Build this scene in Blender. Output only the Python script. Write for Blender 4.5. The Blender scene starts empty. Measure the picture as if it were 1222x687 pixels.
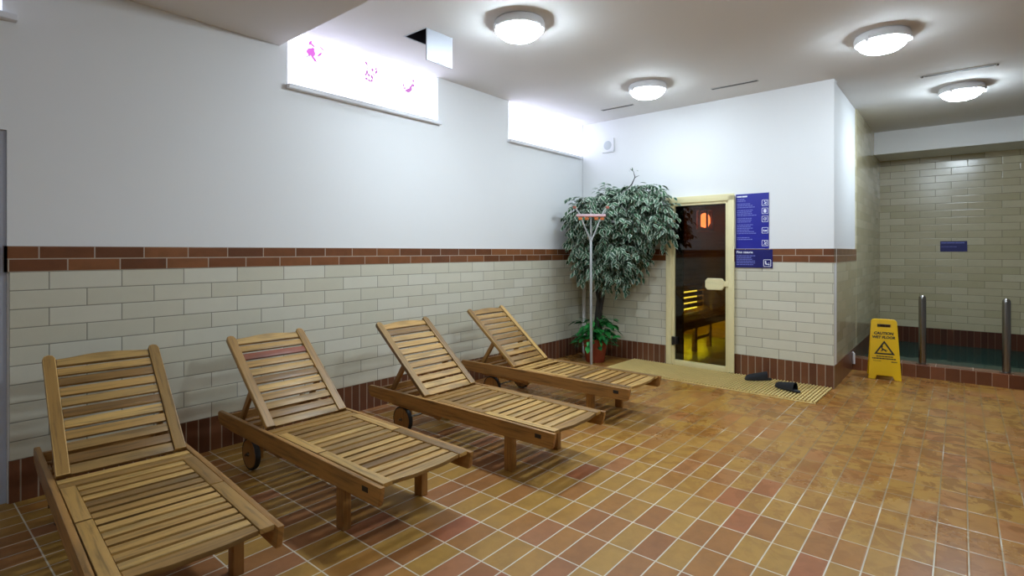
import bpy, bmesh, math, random
from mathutils import Matrix, Vector, Euler
C = bpy.context.scene.collection
PI = math.pi
R = math.radians
rnd = random.Random(7)

# ------------------------------------------------------------------ helpers
def lin(r, g, b):
    f = lambda c: c / 12.92 if c <= 0.04045 else ((c + 0.055) / 1.055) ** 2.4
    return (f(r / 255), f(g / 255), f(b / 255), 1.0)

class MB:
    """collects shapes; build() links them as ONE mesh object"""
    def __init__(s):
        s.bm = bmesh.new(); s.uv = s.bm.loops.layers.uv.new('UVMap')
    def _box_uv(s, faces, off=(0, 0)):
        for f in faces:
            n = f.normal; a = max(range(3), key=lambda i: abs(n[i]))
            i, j = [(1, 2), (0, 2), (0, 1)][a]
            for l in f.loops:
                l[s.uv].uv = (l.vert.co[i] + off[0], l.vert.co[j] + off[1])
    def box(s, a, b, bevel=0.0, M=None, mi=0):
        c = [(a[i] + b[i]) / 2 for i in range(3)]; d = [abs(b[i] - a[i]) for i in range(3)]
        r = bmesh.ops.create_cube(s.bm, size=1.0, matrix=Matrix.Translation(c) @ Matrix.Diagonal((*d, 1)))
        vs = r['verts']; fs = set(f for v in vs for f in v.link_faces)
        if bevel:
            es = list(set(e for v in vs for e in v.link_edges))
            rb = bmesh.ops.bevel(s.bm, geom=es, offset=bevel, segments=2, affect='EDGES', profile=0.6)
            vs = list(set(v for f in rb['faces'] for v in f.verts) | set(v for v in vs if v.is_valid))
            fs = set(f for v in vs for f in v.link_faces)
        for f in fs: f.normal_update(); f.material_index = mi
        s._box_uv(fs)
        if M is not None: bmesh.ops.transform(s.bm, matrix=M, verts=vs)
        return vs
    def board(s, a, b, axis=0, bevel=0.003, M=None):
        """wooden board; UV u runs along the grain"""
        vs = s.box(a, b, bevel)
        s._grain(vs, axis)
        if M is not None: bmesh.ops.transform(s.bm, matrix=M, verts=vs)
    def _grain(s, vs, axis):
        ou, ov = rnd.uniform(0, 40), rnd.uniform(0, 40)
        o = [i for i in range(3) if i != axis]
        for f in set(f for v in vs for f in v.link_faces):
            for l in f.loops:
                co = l.vert.co
                l[s.uv].uv = (co[axis] + ou, co[o[0]] + co[o[1]] * 0.9 + ov)
    def mesh(s, me, M=Matrix.Identity(4), grain=None, keep=False):
        n0 = len(s.bm.verts)
        s.bm.from_mesh(me); s.bm.verts.ensure_lookup_table()
        vs = s.bm.verts[n0:]
        fs = set(f for v in vs for f in v.link_faces)
        for f in fs: f.normal_update()
        if not keep: s._box_uv(fs)
        if grain is not None: s._grain(vs, grain)
        bmesh.ops.transform(s.bm, matrix=M, verts=vs)
        if not keep: bpy.data.meshes.remove(me)
    def poly(s, loops, depth, M=Matrix.Identity(4), bevel=0.0, grain=None):
        """filled 2D outline(s), later loops cut holes, extruded to `depth` about z=0"""
        cu = bpy.data.curves.new('outline', 'CURVE'); cu.dimensions = '2D'; cu.fill_mode = 'BOTH'
        cu.extrude = depth / 2 - bevel; cu.bevel_depth = bevel; cu.bevel_resolution = 1; cu.offset = -bevel
        for lp in loops:
            sp = cu.splines.new('POLY'); sp.points.add(len(lp) - 1); sp.use_cyclic_u = True
            for p, q in zip(sp.points, lp): p.co = (q[0], q[1], 0, 1)
        ob = bpy.data.objects.new('outline', cu)
        me = bpy.data.meshes.new_from_object(ob)
        bpy.data.objects.remove(ob); bpy.data.curves.remove(cu)
        s.mesh(me, M, grain)
    def text(s, body, size, depth, M, shear=0.0, align='CENTER', bold=0.02):
        cu = bpy.data.curves.new('lettering', 'FONT'); cu.body = body; cu.size = size; cu.extrude = depth / 2
        cu.align_x = align; cu.shear = shear; cu.resolution_u = 3; cu.offset = size * bold
        ob = bpy.data.objects.new('lettering', cu)
        me = bpy.data.meshes.new_from_object(ob)
        bpy.data.objects.remove(ob); bpy.data.curves.remove(cu)
        s.mesh(me, M)
    def tube(s, pts, radii, seg=8, caps=True):
        pts = [Vector(p) for p in pts]
        if not isinstance(radii, (list, tuple)): radii = [radii] * len(pts)
        rings = []; up = None
        for i, p in enumerate(pts):
            t = (pts[min(i + 1, len(pts) - 1)] - pts[max(i - 1, 0)]).normalized()
            if up is None: up = Vector((0, 0, 1)) if abs(t.z) < 0.9 else Vector((1, 0, 0))
            x = t.cross(up).normalized(); y = t.cross(x).normalized(); up = -y if False else up
            if x.length < 0.5: x = Vector((1, 0, 0))
            rings.append([s.bm.verts.new(p + (x * math.cos(a) + y * math.sin(a)) * radii[i]) for a in [2 * PI * k / seg for k in range(seg)]])
        u = 0
        for i in range(len(rings) - 1):
            d = (pts[i + 1] - pts[i]).length
            for k in range(seg):
                f = s.bm.faces.new((rings[i][k], rings[i][(k + 1) % seg], rings[i + 1][(k + 1) % seg], rings[i + 1][k]))
                for l, q in zip(f.loops, ((u, k), (u, k + 1), (u + d, k + 1), (u + d, k))): l[s.uv].uv = (q[0], q[1] * 0.02)
            u += d
        if caps:
            s.bm.faces.new(rings[0][::-1]); s.bm.faces.new(rings[-1])
    def lathe(s, prof, seg=32, M=Matrix.Identity(4)):
        """profile of (r, z); r=0 ends close it"""
        rings = []; vs = []
        for r, z in prof:
            if r < 1e-6: rg = [s.bm.verts.new((0, 0, z))]
            else: rg = [s.bm.verts.new((r * math.cos(2 * PI * k / seg), r * math.sin(2 * PI * k / seg), z)) for k in range(seg)]
            rings.append(rg); vs += rg
        for a, b in zip(rings, rings[1:]):
            for k in range(seg):
                k2 = (k + 1) % seg
                if len(a) == 1 and len(b) == 1: continue
                if len(a) == 1: q = (a[0], b[k2], b[k])
                elif len(b) == 1: q = (a[k], a[k2], b[0])
                else: q = (a[k], a[k2], b[k2], b[k])
                f = s.bm.faces.new(q)
                for l in f.loops: l[s.uv].uv = (l.vert.co.x, l.vert.co.y + l.vert.co.z)
        bmesh.ops.transform(s.bm, matrix=M, verts=vs)
    def build(s, name, mat, parent=None, smooth=None, loc=None, rotz=None):
        bmesh.ops.recalc_face_normals(s.bm, faces=s.bm.faces)
        me = bpy.data.meshes.new(name); s.bm.to_mesh(me); s.bm.free()
        for m in (mat if isinstance(mat, (list, tuple)) else [mat]): me.materials.append(m)
        if smooth:
            me.polygons.foreach_set('use_smooth', [True] * len(me.polygons))
            me.set_sharp_from_angle(angle=R(smooth))
        o = bpy.data.objects.new(name, me); C.objects.link(o)
        if parent is not None: o.parent = parent
        if loc is not None: o.location = loc
        if rotz is not None: o.rotation_euler = (0, 0, rotz)
        return o

def tag(o, label, cat, group=None, kind=None):
    o['label'] = label; o['category'] = cat
    if group: o['group'] = group
    if kind: o['kind'] = kind
    return o
def thing(name, label, cat, loc=(0, 0, 0), rotz=0, group=None):
    o = bpy.data.objects.new(name, None); C.objects.link(o); o.empty_display_size = 0.1
    o.location = loc; o.rotation_euler = (0, 0, rotz)
    return tag(o, label, cat, group)
def structure(o, label=None, cat=None):
    o['kind'] = 'structure'
    if label: o['label'] = label
    if cat: o['category'] = cat
    return o
def copy_tree(o, parent=None):
    c = o.copy(); C.objects.link(c)
    if parent is not None: c.parent = parent
    for ch in list(o.children): copy_tree(ch, c)
    return c

# ------------------------------------------------------------------ materials
class NT:
    def __init__(s, name):
        s.m = bpy.data.materials.new(name); s.m.use_nodes = True
        s.t = s.m.node_tree; s.b = s.t.nodes['Principled BSDF']
    def n(s, typ, **k):
        nd = s.t.nodes.new(typ)
        for a, v in k.items():
            if a == 'inp':
                for i, x in v.items():
                    if hasattr(x, 'is_output') or isinstance(x, bpy.types.NodeSocket): s.t.links.new(x, nd.inputs[i])
                    else: nd.inputs[i].default_value = x
            else: setattr(nd, a, v)
        return nd
    def math(s, op, a, b=0.0, c=0.0, clamp=False):
        nd = s.n('ShaderNodeMath', operation=op, use_clamp=clamp, inp={0: a, 1: b, 2: c}); return nd.outputs[0]
    def smooth(s, x, lo, hi, a=0.0, b=1.0):
        nd = s.n('ShaderNodeMapRange', interpolation_type='SMOOTHSTEP', inp={0: x, 1: lo, 2: hi, 3: a, 4: b}); return nd.outputs[0]
    def mix(s, f, a, b, mode='MIX'):
        nd = s.n('ShaderNodeMix', data_type='RGBA', blend_type=mode, inp={0: f, 6: a, 7: b}); return nd.outputs[2]
    def noise(s, vec, scale, detail=3.0, rough=0.5, dist=0.0):
        nd = s.n('ShaderNodeTexNoise', inp={'Vector': vec, 'Scale': scale, 'Detail': detail, 'Roughness': rough, 'Distortion': dist}); return nd.outputs[0]
    def ramp(s, f, cols):
        nd = s.n('ShaderNodeValToRGB', inp={0: f}); e = nd.color_ramp.elements
        while len(e) < len(cols): e.new(0.5)
        for i, (p, c) in enumerate(cols): e[i].position = p; e[i].color = c
        return nd.outputs[0]
    def bump(s, h, strength, dist=0.01):
        nd = s.n('ShaderNodeBump', inp={'Strength': strength, 'Distance': dist, 'Height': h})
        s.t.links.new(nd.outputs[0], s.b.inputs['Normal'])
    def set(s, **k):
        for a, v in k.items():
            a = a.replace('_', ' ')
            if isinstance(v, bpy.types.NodeSocket): s.t.links.new(v, s.b.inputs[a])
            else: s.b.inputs[a].default_value = v
        return s
    @property
    def obj(s): return s.n('ShaderNodeTexCoord').outputs['Object']
    @property
    def uv(s): return s.n('ShaderNodeTexCoord').outputs['UV']

def plain(name, col, rough=0.5, metal=0.0, spec=0.5, var=0.06, scale=8.0, bump=0.0):
    k = NT(name); nz = k.noise(k.obj, scale, 4)
    c2 = tuple(c * (1 - var) for c in col[:3]) + (1,)
    k.set(Base_Color=k.mix(nz, col, c2), Roughness=rough, Metallic=metal)
    k.b.inputs['Specular IOR Level'].default_value = spec
    if bump: k.bump(k.noise(k.obj, scale * 12, 5), bump, 0.004)
    return k.m
def glow(name, col, strength):
    k = NT(name); k.set(Base_Color=(0.8, 0.8, 0.8, 1), Emission_Color=col, Emission_Strength=strength); return k.m

def petalmat(name, col, strength):
    k = NT(name); k.set(Base_Color=(0.1, 0.05, 0.1, 1), Emission_Color=col, Emission_Strength=strength); return k.m

def tiles(name, w, h, offset, joint, cols, grout, rough, u0=0.0, v0=0.0, bump=0.25, blotch=0.15, wet=False, swap=False, spec=0.5):
    k = NT(name); sep = k.n('ShaderNodeSeparateXYZ', inp={0: k.uv})
    u, v = (sep.outputs[1], sep.outputs[0]) if swap else (sep.outputs[0], sep.outputs[1])
    vv = k.math('DIVIDE', k.math('SUBTRACT', v, v0), h); row = k.math('FLOOR', vv); fv = k.math('FRACT', vv)
    uu = k.math('DIVIDE', k.math('SUBTRACT', u, u0), w)
    if offset: uu = k.math('ADD', uu, k.math('MULTIPLY', k.math('FLOORED_MODULO', row, 2.0), offset))
    col = k.math('FLOOR', uu); fu = k.math('FRACT', uu)
    du = k.math('MULTIPLY', k.math('MINIMUM', fu, k.math('SUBTRACT', 1.0, fu)), w)
    dv = k.math('MULTIPLY', k.math('MINIMUM', fv, k.math('SUBTRACT', 1.0, fv)), h)
    d = k.math('MINIMUM', du, dv)
    cell = k.n('ShaderNodeCombineXYZ', inp={0: col, 1: row, 2: 0.37})
    wn = k.n('ShaderNodeTexWhiteNoise', noise_dimensions='3D', inp={0: cell.outputs[0]}).outputs[0]
    c = k.ramp(wn, cols)
    nz = k.noise(k.uv, 9.0, 5, 0.6)
    c = k.mix(k.math('MULTIPLY', k.smooth(nz, 0.35, 0.75), blotch), c, (0.05, 0.03, 0.015, 1), 'MIX')
    mask = k.smooth(d, joint * 0.5, joint * 0.5 + 0.0012)
    g = grout
    if wet:
        # puddles and brown wet stains lie over tiles and joints alike
        n1 = k.noise(k.uv, 1.1, 3, 0.55, 0.6); n2 = k.noise(k.uv, 5.5, 4, 0.6, 1.5)
        sx = k.smooth(k.math('ADD', sep.outputs[0], k.math('MULTIPLY', sep.outputs[1], -0.25)), 1.8, 4.2); 
        area = k.math('MULTIPLY', k.smooth(n1, 0.36, 0.54), sx)
        c = k.mix(k.math('MULTIPLY', sx, 0.5), c, lin(162, 116, 52))   # wet film evens out the tiles
        stain = k.math('MULTIPLY', k.smooth(n2, 0.50, 0.56), k.math('ADD', k.math('MULTIPLY', area, 0.55), 0.08))
        c = k.mix(stain, c, lin(118, 70, 24), 'MIX')
        n3 = k.noise(k.uv, 2.6, 5, 0.62, 2.2)
        c = k.mix(k.math('MULTIPLY', k.smooth(n3, 0.54, 0.60), k.math('MULTIPLY', sx, 0.45)), c, lin(134, 76, 30), 'MIX')
        g = k.mix(k.math('MULTIPLY', k.smooth(k.math('ADD', k.noise(k.uv, 2.3, 3, 0.6), k.math('MULTIPLY', sx, 0.16)), 0.44, 0.62), k.math('ADD', k.math('MULTIPLY', sx, 0.85), 0.10)), grout, lin(128, 100, 55))
        rr = k.mix(area, (rough,) * 3 + (1,), (0.16, 0.16, 0.16, 1))
        fine = k.noise(k.uv, 30, 3)
        k.set(Roughness=k.math('ADD', rr, k.math('MULTIPLY', fine, 0.10)))
        hgt = k.math('ADD', k.smooth(d, joint * 0.3, joint * 0.5 + 0.006), k.math('MULTIPLY', k.noise(k.uv, 12, 3), 0.5))
        wob = k.n('ShaderNodeBump', inp={'Strength': bump, 'Distance': 0.004, 'Height': hgt})
        k.t.links.new(wob.outputs[0], k.b.inputs['Normal'])
    else:
        k.set(Roughness=rough)
        hgt = k.math('ADD', k.smooth(d, joint * 0.3, joint * 0.5 + 0.005), k.math('MULTIPLY', k.noise(k.uv, 14, 2), 0.35))
        k.bump(hgt, bump, 0.004)
    k.set(Base_Color=k.mix(mask, g, c))
    k.b.inputs['Specular IOR Level'].default_value = spec
    return k.m

def wood(name, cols, rough=0.42, gscale=34.0, bumpk=0.14, streak=0.66, blotch=0.5):
    k = NT(name); uv = k.uv
    mp = k.n('ShaderNodeMapping', inp={0: uv, 3: (2.2, gscale, 1)}).outputs[0]
    g = k.noise(mp, 1.6, 6, 0.62, 0.4)
    isl = k.n('ShaderNodeNewGeometry').outputs['Random Per Island']
    ob = k.n('ShaderNodeObjectInfo').outputs['Random']
    r = k.math('FRACT', k.math('ADD', isl, k.math('MULTIPLY', ob, 3.7)))
    base = k.ramp(r, cols)
    dark = k.mix(streak, base, (0.05, 0.028, 0.010, 1))
    c = k.mix(k.smooth(g, 0.44, 0.74), base, dark)
    blot = k.noise(k.n('ShaderNodeMapping', inp={0: uv, 3: (3, 9, 1)}).outputs[0], 1.0, 3)
    c = k.mix(k.math('MULTIPLY', k.smooth(blot, 0.5, 0.8), blotch), c, lin(96, 78, 46))
    k.set(Base_Color=c, Roughness=rough); k.bump(g, bumpk, 0.002)
    return k.m

M_plaster = plain('white_plaster', (0.80, 0.81, 0.81, 1), 0.75, spec=0.3, var=0.03, scale=1.5, bump=0.02)
M_ceiling = plain('ceiling_paint', (0.73, 0.715, 0.695, 1), 0.8, spec=0.25, var=0.03, scale=1.2, bump=0.02)
WT = [(0.0, lin(203, 200, 180)), (0.5, lin(209, 206, 187)), (1.0, lin(214, 212, 196))]
M_tileL = tiles('white_wall_tile', 0.338, 0.1013, 0.5, 0.004, WT, lin(142, 140, 126), 0.22, u0=0.802, v0=0.227, bump=0.18, blotch=0.03)
M_tileB = tiles('white_wall_tile_short_wall', 0.328, 0.1013, 0.5, 0.004, WT, lin(142, 140, 126), 0.22, u0=0.501, v0=0.227, bump=0.18, blotch=0.03)
WT2 = [(0.0, lin(184, 174, 140)), (0.5, lin(194, 184, 152)), (1.0, lin(204, 196, 166))]
M_tileP = tiles('pool_wall_tile', 0.36, 0.1013, 0.5, 0.0045, WT2, lin(136, 128, 106), 0.2, u0=0.1, v0=0.227, bump=0.2, blotch=0.05)
BR = [(0.0, lin(104, 64, 42)), (0.5, lin(122, 76, 48)), (1.0, lin(140, 90, 56))]
M_tileS = tiles('glazed_return_tile', 0.36, 0.1013, 0.5, 0.003, WT2, lin(176, 170, 146), 0.14, u0=0.1, v0=0.227, bump=0.12, blotch=0.04)
M_band = tiles('brown_band_tile', 0.248, 0.07, 0.5, 0.005, BR, lin(176, 160, 142), 0.25, u0=0.466, v0=1.24, bump=0.2, blotch=0.25)
BB = [(0.0, lin(92, 56, 40)), (0.5, lin(106, 64, 44)), (1.0, lin(118, 74, 50))]
M_base = tiles('brown_base_tile', 0.0735, 0.50, 0.0, 0.006, BB, lin(160, 142, 124), 0.28, u0=0.0, v0=-0.15, bump=0.25, blotch=0.2)
FL = [(0.0, lin(164, 122, 56)), (0.50, lin(172, 132, 62)), (0.58, lin(164, 114, 54)), (0.68, lin(156, 106, 54)), (0.80, lin(150, 98, 54)), (0.96, lin(162, 110, 70)), (1.0, lin(158, 92, 58))]
M_floor = tiles('ochre_floor_tile', 0.2435, 0.1165, 0.0, 0.0048, FL, lin(206, 198, 180), 0.36, u0=0.0005, v0=0.088, bump=0.22, blotch=0.22, wet=True, spec=0.28)
M_basep = tiles('pool_base_tile_dimmed', 0.0735, 0.50, 0.0, 0.005, [(0, lin(70, 38, 28)), (1, lin(92, 52, 36))], lin(110, 84, 66), 0.25, v0=-0.15, bump=0.2, blotch=0.2)  # base tile browns lowered for the dim light behind the pool
M_kerb = tiles('brown_kerb_tile', 0.122, 0.30, 0.0, 0.005, [(0, lin(100, 58, 38)), (0.5, lin(118, 70, 46)), (1, lin(134, 82, 56))], lin(170, 140, 118), 0.22, v0=-0.1, bump=0.2, blotch=0.15)
TEAK = [(0.0, lin(108, 78, 40)), (0.15, lin(164, 124, 64)), (0.3, lin(196, 154, 86)), (0.45, lin(132, 96, 48)), (0.6, lin(180, 138, 72)), (0.8, lin(208, 168, 98)), (1.0, lin(124, 92, 50))]
M_teak = wood('weathered_teak', TEAK)
RAILW = [(0.0, lin(160, 114, 58)), (0.5, lin(174, 128, 68)), (1.0, lin(148, 104, 54))]
M_rail = wood('teak_rail', RAILW)
M_pine = wood('pale_pine', [(0, lin(226, 216, 166)), (0.5, lin(232, 222, 174)), (1, lin(222, 210, 158))], 0.5, 20, 0.04, 0.10, 0.05)
M_saunaw = wood('sauna_panelling', [(0, lin(150, 110, 66)), (0.5, lin(164, 122, 74)), (1, lin(140, 100, 60))], 0.55, 20, 0.06)
M_rubber = plain('black_rubber', (0.012, 0.012, 0.012, 1), 0.55)
M_black = plain('black_metal', (0.015, 0.014, 0.014, 1), 0.4)
M_dark = plain('unlit_shaft_shade', (0.012, 0.012, 0.02, 1), 0.8)
M_steel = plain('brushed_steel', (0.30, 0.29, 0.275, 1), 0.25, 1.0)
M_alu = plain('grey_aluminium', (0.52, 0.53, 0.53, 1), 0.38, 0.85)
M_white = plain('white_enamel', (0.82, 0.82, 0.84, 1), 0.35)
M_whiteflat = plain('white_lacquer', (0.80, 0.81, 0.84, 1), 0.5)
M_grey = plain('grey_plastic', (0.52, 0.56, 0.58, 1), 0.5)
M_door = plain('blue_grey_door_paint', lin(198, 206, 222), 0.5)
M_ventrim = plain('vent_trim', (0.42, 0.41, 0.39, 1), 0.5)
M_slot = plain('dark_slot', (0.05, 0.045, 0.04, 1), 0.8)
M_flap = plain('hatch_flap_paint', (0.36, 0.37, 0.40, 1), 0.5)
M_unseen = plain('unseen_wall_bounce_cut', (0.30, 0.29, 0.28, 1), 0.8)  # unseen walls darkened to cut the light they bounce
M_terra = plain('terracotta', lin(150, 66, 40), 0.6, var=0.25, scale=14)
M_soil = plain('dark_soil', (0.03, 0.02, 0.012, 1), 0.9, var=0.5, scale=60, bump=0.6)
M_bark = plain('dark_bark', (0.030, 0.024, 0.018, 1), 0.8, var=0.5, scale=30, bump=0.4)
M_blue = plain('blue_sign_face', lin(36, 40, 150), 0.3)
M_navy = plain('navy_sign_face', lin(30, 32, 104), 0.3)
M_ink = plain('white_sign_print', (0.78, 0.80, 0.90, 1), 0.5)
M_inkdim = plain('pale_blue_sign_print', lin(118, 126, 204), 0.5)
M_yellow = plain('yellow_plastic', lin(244, 196, 6), 0.32, var=0.04)
M_print = plain('black_sign_print', (0.02, 0.016, 0.008, 1), 0.5)
M_mat = plain('cream_pvc_mat', lin(232, 206, 136), 0.45, var=0.2, scale=5)
M_felt = plain('black_slipper_cloth', (0.010, 0.011, 0.014, 1), 0.85)
M_sole = plain('black_slipper_sole', (0.014, 0.015, 0.017, 1), 0.6)
M_red = plain('worn_red_rubber', lin(168, 96, 78), 0.5)
M_pinkw = plain('pinkish_white_plastic', lin(214, 190, 196), 0.4)
M_rust = plain('orange_rust_bristle', lin(196, 104, 44), 0.6)
M_lamp = glow('lamp_diffuser_glow', (0.76, 0.89, 1.0, 1), 120.0)
M_lampsoft = glow('lamp_diffuser_soft_glow', (0.76, 0.89, 1.0, 1), 66.0)
M_window = glow('frosted_window_daylight', (0.72, 0.76, 1.0, 1), 2.7)
M_flower = petalmat('backlit_pink_petal', lin(222, 112, 222), 0.9)
M_flower2 = petalmat('backlit_pale_pink_petal', lin(210, 128, 212), 0.8)
M_stalk = petalmat('backlit_grey_stalk', lin(190, 190, 200), 0.7)
M_led = glow('yellow_bench_light', lin(226, 226, 24), 60.0)
M_bulb = glow('red_lantern_bulb', lin(255, 124, 70), 9.0)
M_skirtled = glow('pale_yellow_skirt_light', lin(240, 228, 90), 4.0)
# leaves
def leafmat(name, a, b, edge, edgepos):
    k = NT(name); sep = k.n('ShaderNodeSeparateXYZ', inp={0: k.uv})
    e = k.math('ABSOLUTE', k.math('SUBTRACT', sep.outputs[1], 0.5))
    isl = k.n('ShaderNodeNewGeometry').outputs['Random Per Island']
    base = k.mix(isl, a, b)
    nz = k.noise(k.n('ShaderNodeMapping', inp={0: k.uv, 3: (9, 3, 1)}).outputs[0], 2.0, 2)
    m = k.smooth(k.math('ADD', e, k.math('MULTIPLY', nz, 0.14)), edgepos, edgepos + 0.10)
    k.set(Base_Color=k.mix(m, base, edge), Roughness=0.45); k.b.inputs['Specular IOR Level'].default_value = 0.35
    return k.m
M_leaf = leafmat('variegated_leaf', lin(30, 64, 44), lin(54, 92, 62), lin(206, 216, 196), 0.40)
M_pothos = leafmat('bright_green_leaf', lin(18, 84, 40), lin(44, 140, 60), lin(40, 120, 60), 0.8)
# glass of the sauna door
k = NT('smoked_glass'); k.set(Base_Color=(0.50, 0.44, 0.32, 1), Roughness=0.02); k.b.inputs['Transmission Weight'].default_value = 1.0
k.b.inputs['IOR'].default_value = 1.45; M_glass = k.m
# thin glass: tinted transparent + fresnel reflection
t = k.t; out = t.nodes['Material Output']
tr = k.n('ShaderNodeBsdfTransparent', inp={0: (0.46, 0.43, 0.36, 1)}); gl = k.n('ShaderNodeBsdfGlossy', inp={'Color': (1, 1, 1, 1), 'Roughness': 0.03})
fr = k.n('ShaderNodeFresnel', inp={'IOR': 1.5}); mx = k.n('ShaderNodeMixShader', inp={0: fr.outputs[0], 1: tr.outputs[0], 2: gl.outputs[0]})
t.links.new(mx.outputs[0], out.inputs[0])
# pool water
k = NT('dark_green_water'); wv = k.noise(k.obj, 5.0, 2); k.set(Base_Color=(0.006, 0.046, 0.036, 1), Roughness=0.04); k.bump(wv, 0.06, 0.02)
k.b.inputs['IOR'].default_value = 1.22; k.b.inputs['Specular IOR Level'].default_value = 0.3; M_water = k.m

# ------------------------------------------------------------------ the room shell
H = 3.05                # ceiling height
YL = 3.90               # tile face of the long wall
YS = 0.952              # face of the short return beside the pool
P0 = (6.06, YS, 0.0); RB = -math.atan(0.027)     # sauna wall: outer corner and its slight turn
ZB0, ZB1, ZW = 0.227, 1.240, 1.380               # top of base tiles, foot and top of the brown band
XE = 6.16

def mk(name, mat, boxes, loc=None, rotz=None, parent=None, bevel=0):
    m = MB()
    for a, b in boxes: m.box(a, b, bevel)
    return m.build(name, mat, parent, loc=loc, rotz=rotz)

structure(mk('floor', M_floor, [((-2.0, -3.0, -0.12), (7.2, YL + 0.1, 0))]), 'wet ochre and brown ceramic tile floor with pale joints', 'floor')
# ceiling with the hatch opening left free
HX0, HX1, HY0, HY1 = 2.70, 2.97, 3.115, 3.365
structure(mk('ceiling', M_ceiling, [((-2.0, -3.0, H), (HX0, YL + 0.2, H + 0.1)), ((HX1, -3.0, H), (10.1, YL + 0.2, H + 0.1)),
     ((HX0, -3.0, H), (HX1, HY0, H + 0.1)), ((HX0, HY1, H), (HX1, YL + 0.2, H + 0.1))]), 'white painted ceiling', 'ceiling')
structure(mk('trim_1', M_ceiling, [((-2.0, -3.0, 2.89), (1.955, YL + 0.01, H))]), 'lowered white ceiling soffit at the upper left', 'soffit')
# long wall
W1 = (2.02, 3.545); W2 = (4.614, 6.15); W3 = (-1.0, 0.443); ZS = 2.612
DX = 0.462
wl = structure(mk('wall_left', M_plaster, [
    ((DX, YL + 0.012, 0), (W1[0], YL + 0.2, H)), ((W1[0], YL + 0.012, 0), (W1[1], YL + 0.2, ZS)), ((W1[1], YL + 0.012, 0), (W2[0], YL + 0.2, H)),
    ((W2[0], YL + 0.012, 0), (W2[1] + 0.15, YL + 0.2, ZS)), ((W2[1], YL + 0.012, ZS), (W2[1] + 0.15, YL + 0.2, H)),
    ((-2.0, YL + 0.012, 2.0), (DX, YL + 0.2, ZS)), ((-2.0, YL + 0.012, ZS), (W3[0], YL + 0.2, H)), ((W3[1], YL + 0.012, ZS), (DX, YL + 0.2, H)),
    ((-2.0, YL + 0.012, 0), (-0.5, YL + 0.2, 2.0))]), 'long white plastered wall with high windows above the loungers', 'wall')
mk('tile_wainscot', M_tileL, [((DX + 0.01, YL, ZB0), (XE, YL + 0.012, ZB1))], parent=wl)
structure(mk('trim_2', M_band, [((DX - 0.014, YL - 0.003, ZB1), (XE, YL + 0.012, ZW)), ((DX - 0.014, YL - 0.003, ZB1), (DX, YL + 0.05, ZW))]), 'brown tile band along the long wall', 'tile band')
structure(mk('baseboard_left', M_base, [((DX + 0.006, YL - 0.002, 0), (XE, YL + 0.012, ZB0))]), 'brown tile skirting along the long wall', 'skirting')
# sauna wall (local frame: x into the wall, y along it from the outer corner)
DY0, DY1, DZ = 0.955, 1.725, 1.968
wb = structure(mk('wall_back', M_plaster, [((0.012, 0.0, 0), (0.13, DY0 + 0.03, H)), ((0.012, DY1 - 0.03, 0), (0.13, 2.955, H)), ((0.012, DY0 + 0.03, DZ - 0.03), (0.13, DY1 - 0.03, H))], P0, RB),
               'white plastered wall around the sauna door', 'wall')
mk('tile_wainscot', M_tileB, [((0, 0.0, ZB0), (0.012, DY0, ZB1)), ((0, DY1, ZB0), (0.012, 2.945, ZB1))], parent=wb)
structure(mk('trim_3', M_band, [((-0.003, -0.003, ZB1), (0.012, DY0, ZW)), ((-0.003, DY1, ZB1), (0.012, 2.945, ZW))], P0, RB), 'brown tile band beside the sauna door', 'tile band')
structure(mk('baseboard_back', M_base, [((-0.002, -0.002, 0), (0.012, DY0, ZB0)), ((-0.002, DY1, 0), (0.012, 2.945, ZB0))], P0, RB), 'brown tile skirting beside the sauna door', 'skirting')
# return wall towards the pool: plaster first, then tiles to the ceiling
XT = 7.53; XP = 9.97
ws = structure(mk('wall_right', M_plaster, [((6.075, YS + 0.012, 0), (XP + 0.1, YS + 0.12, H))]), 'short return wall between sauna and pool', 'wall')
mk('tile_wainscot', M_tileS, [((6.062, YS, ZB0), (XT, YS + 0.012, ZB1)), ((XT, YS - 0.003, ZB0), (XP, YS + 0.012, H))], parent=ws)
structure(mk('trim_4', M_band, [((6.06, YS - 0.003, ZB1), (XT - 0.001, YS + 0.012, ZW))]), 'brown tile band on the return wall', 'tile band')
structure(mk('baseboard_right', M_base, [((6.06, YS - 0.004, -0.02), (XP, YS + 0.012, ZB0))]), 'brown tile skirting on the return wall', 'skirting')
# pool end
wp = structure(mk('wall_pool', M_tileP, [((XP, -3.0, ZB0), (XP + 0.12, YS + 0.012, H))]), 'tiled wall behind the pool', 'wall')
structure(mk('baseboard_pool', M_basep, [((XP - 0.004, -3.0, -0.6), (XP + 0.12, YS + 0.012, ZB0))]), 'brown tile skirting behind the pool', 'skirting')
structure(mk('trim_5', M_plaster, [((9.23, -3.0, 2.735), (XP, YS - 0.003, H))]), 'white ceiling beam over the pool', 'beam')
structure(mk('trim_6', M_kerb, [((7.2, -3.0, -0.6), (7.40, YS - 0.004, 0.135))], bevel=0.006), 'low brown tiled kerb along the pool edge', 'kerb')
structure(mk('wall_pool_basin', M_kerb, [((7.40, -3.0, -0.72), (XP, YS - 0.004, -0.60))]), 'bottom of the pool', 'wall')
tag(mk('pool_water', M_water, [((7.40, -2.998, -0.598), (XP - 0.005, YS - 0.004, 0.0))]), 'dark green water in the pool behind the kerb', 'water', kind='stuff')
# unseen walls, coloured dark to lessen bounced fill light
structure(mk('wall_front', M_unseen, [((-2.1, -3.1, 0), (-2.0, YL + 0.2, H))]), 'unseen wall behind the camera, darkened to cut bounced light', 'wall')
structure(mk('wall_side', M_unseen, [((-2.0, -3.1, -0.7), (10.1, -3.0, H))]), 'unseen wall on the far right side, darkened to cut bounced light', 'wall')

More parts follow.
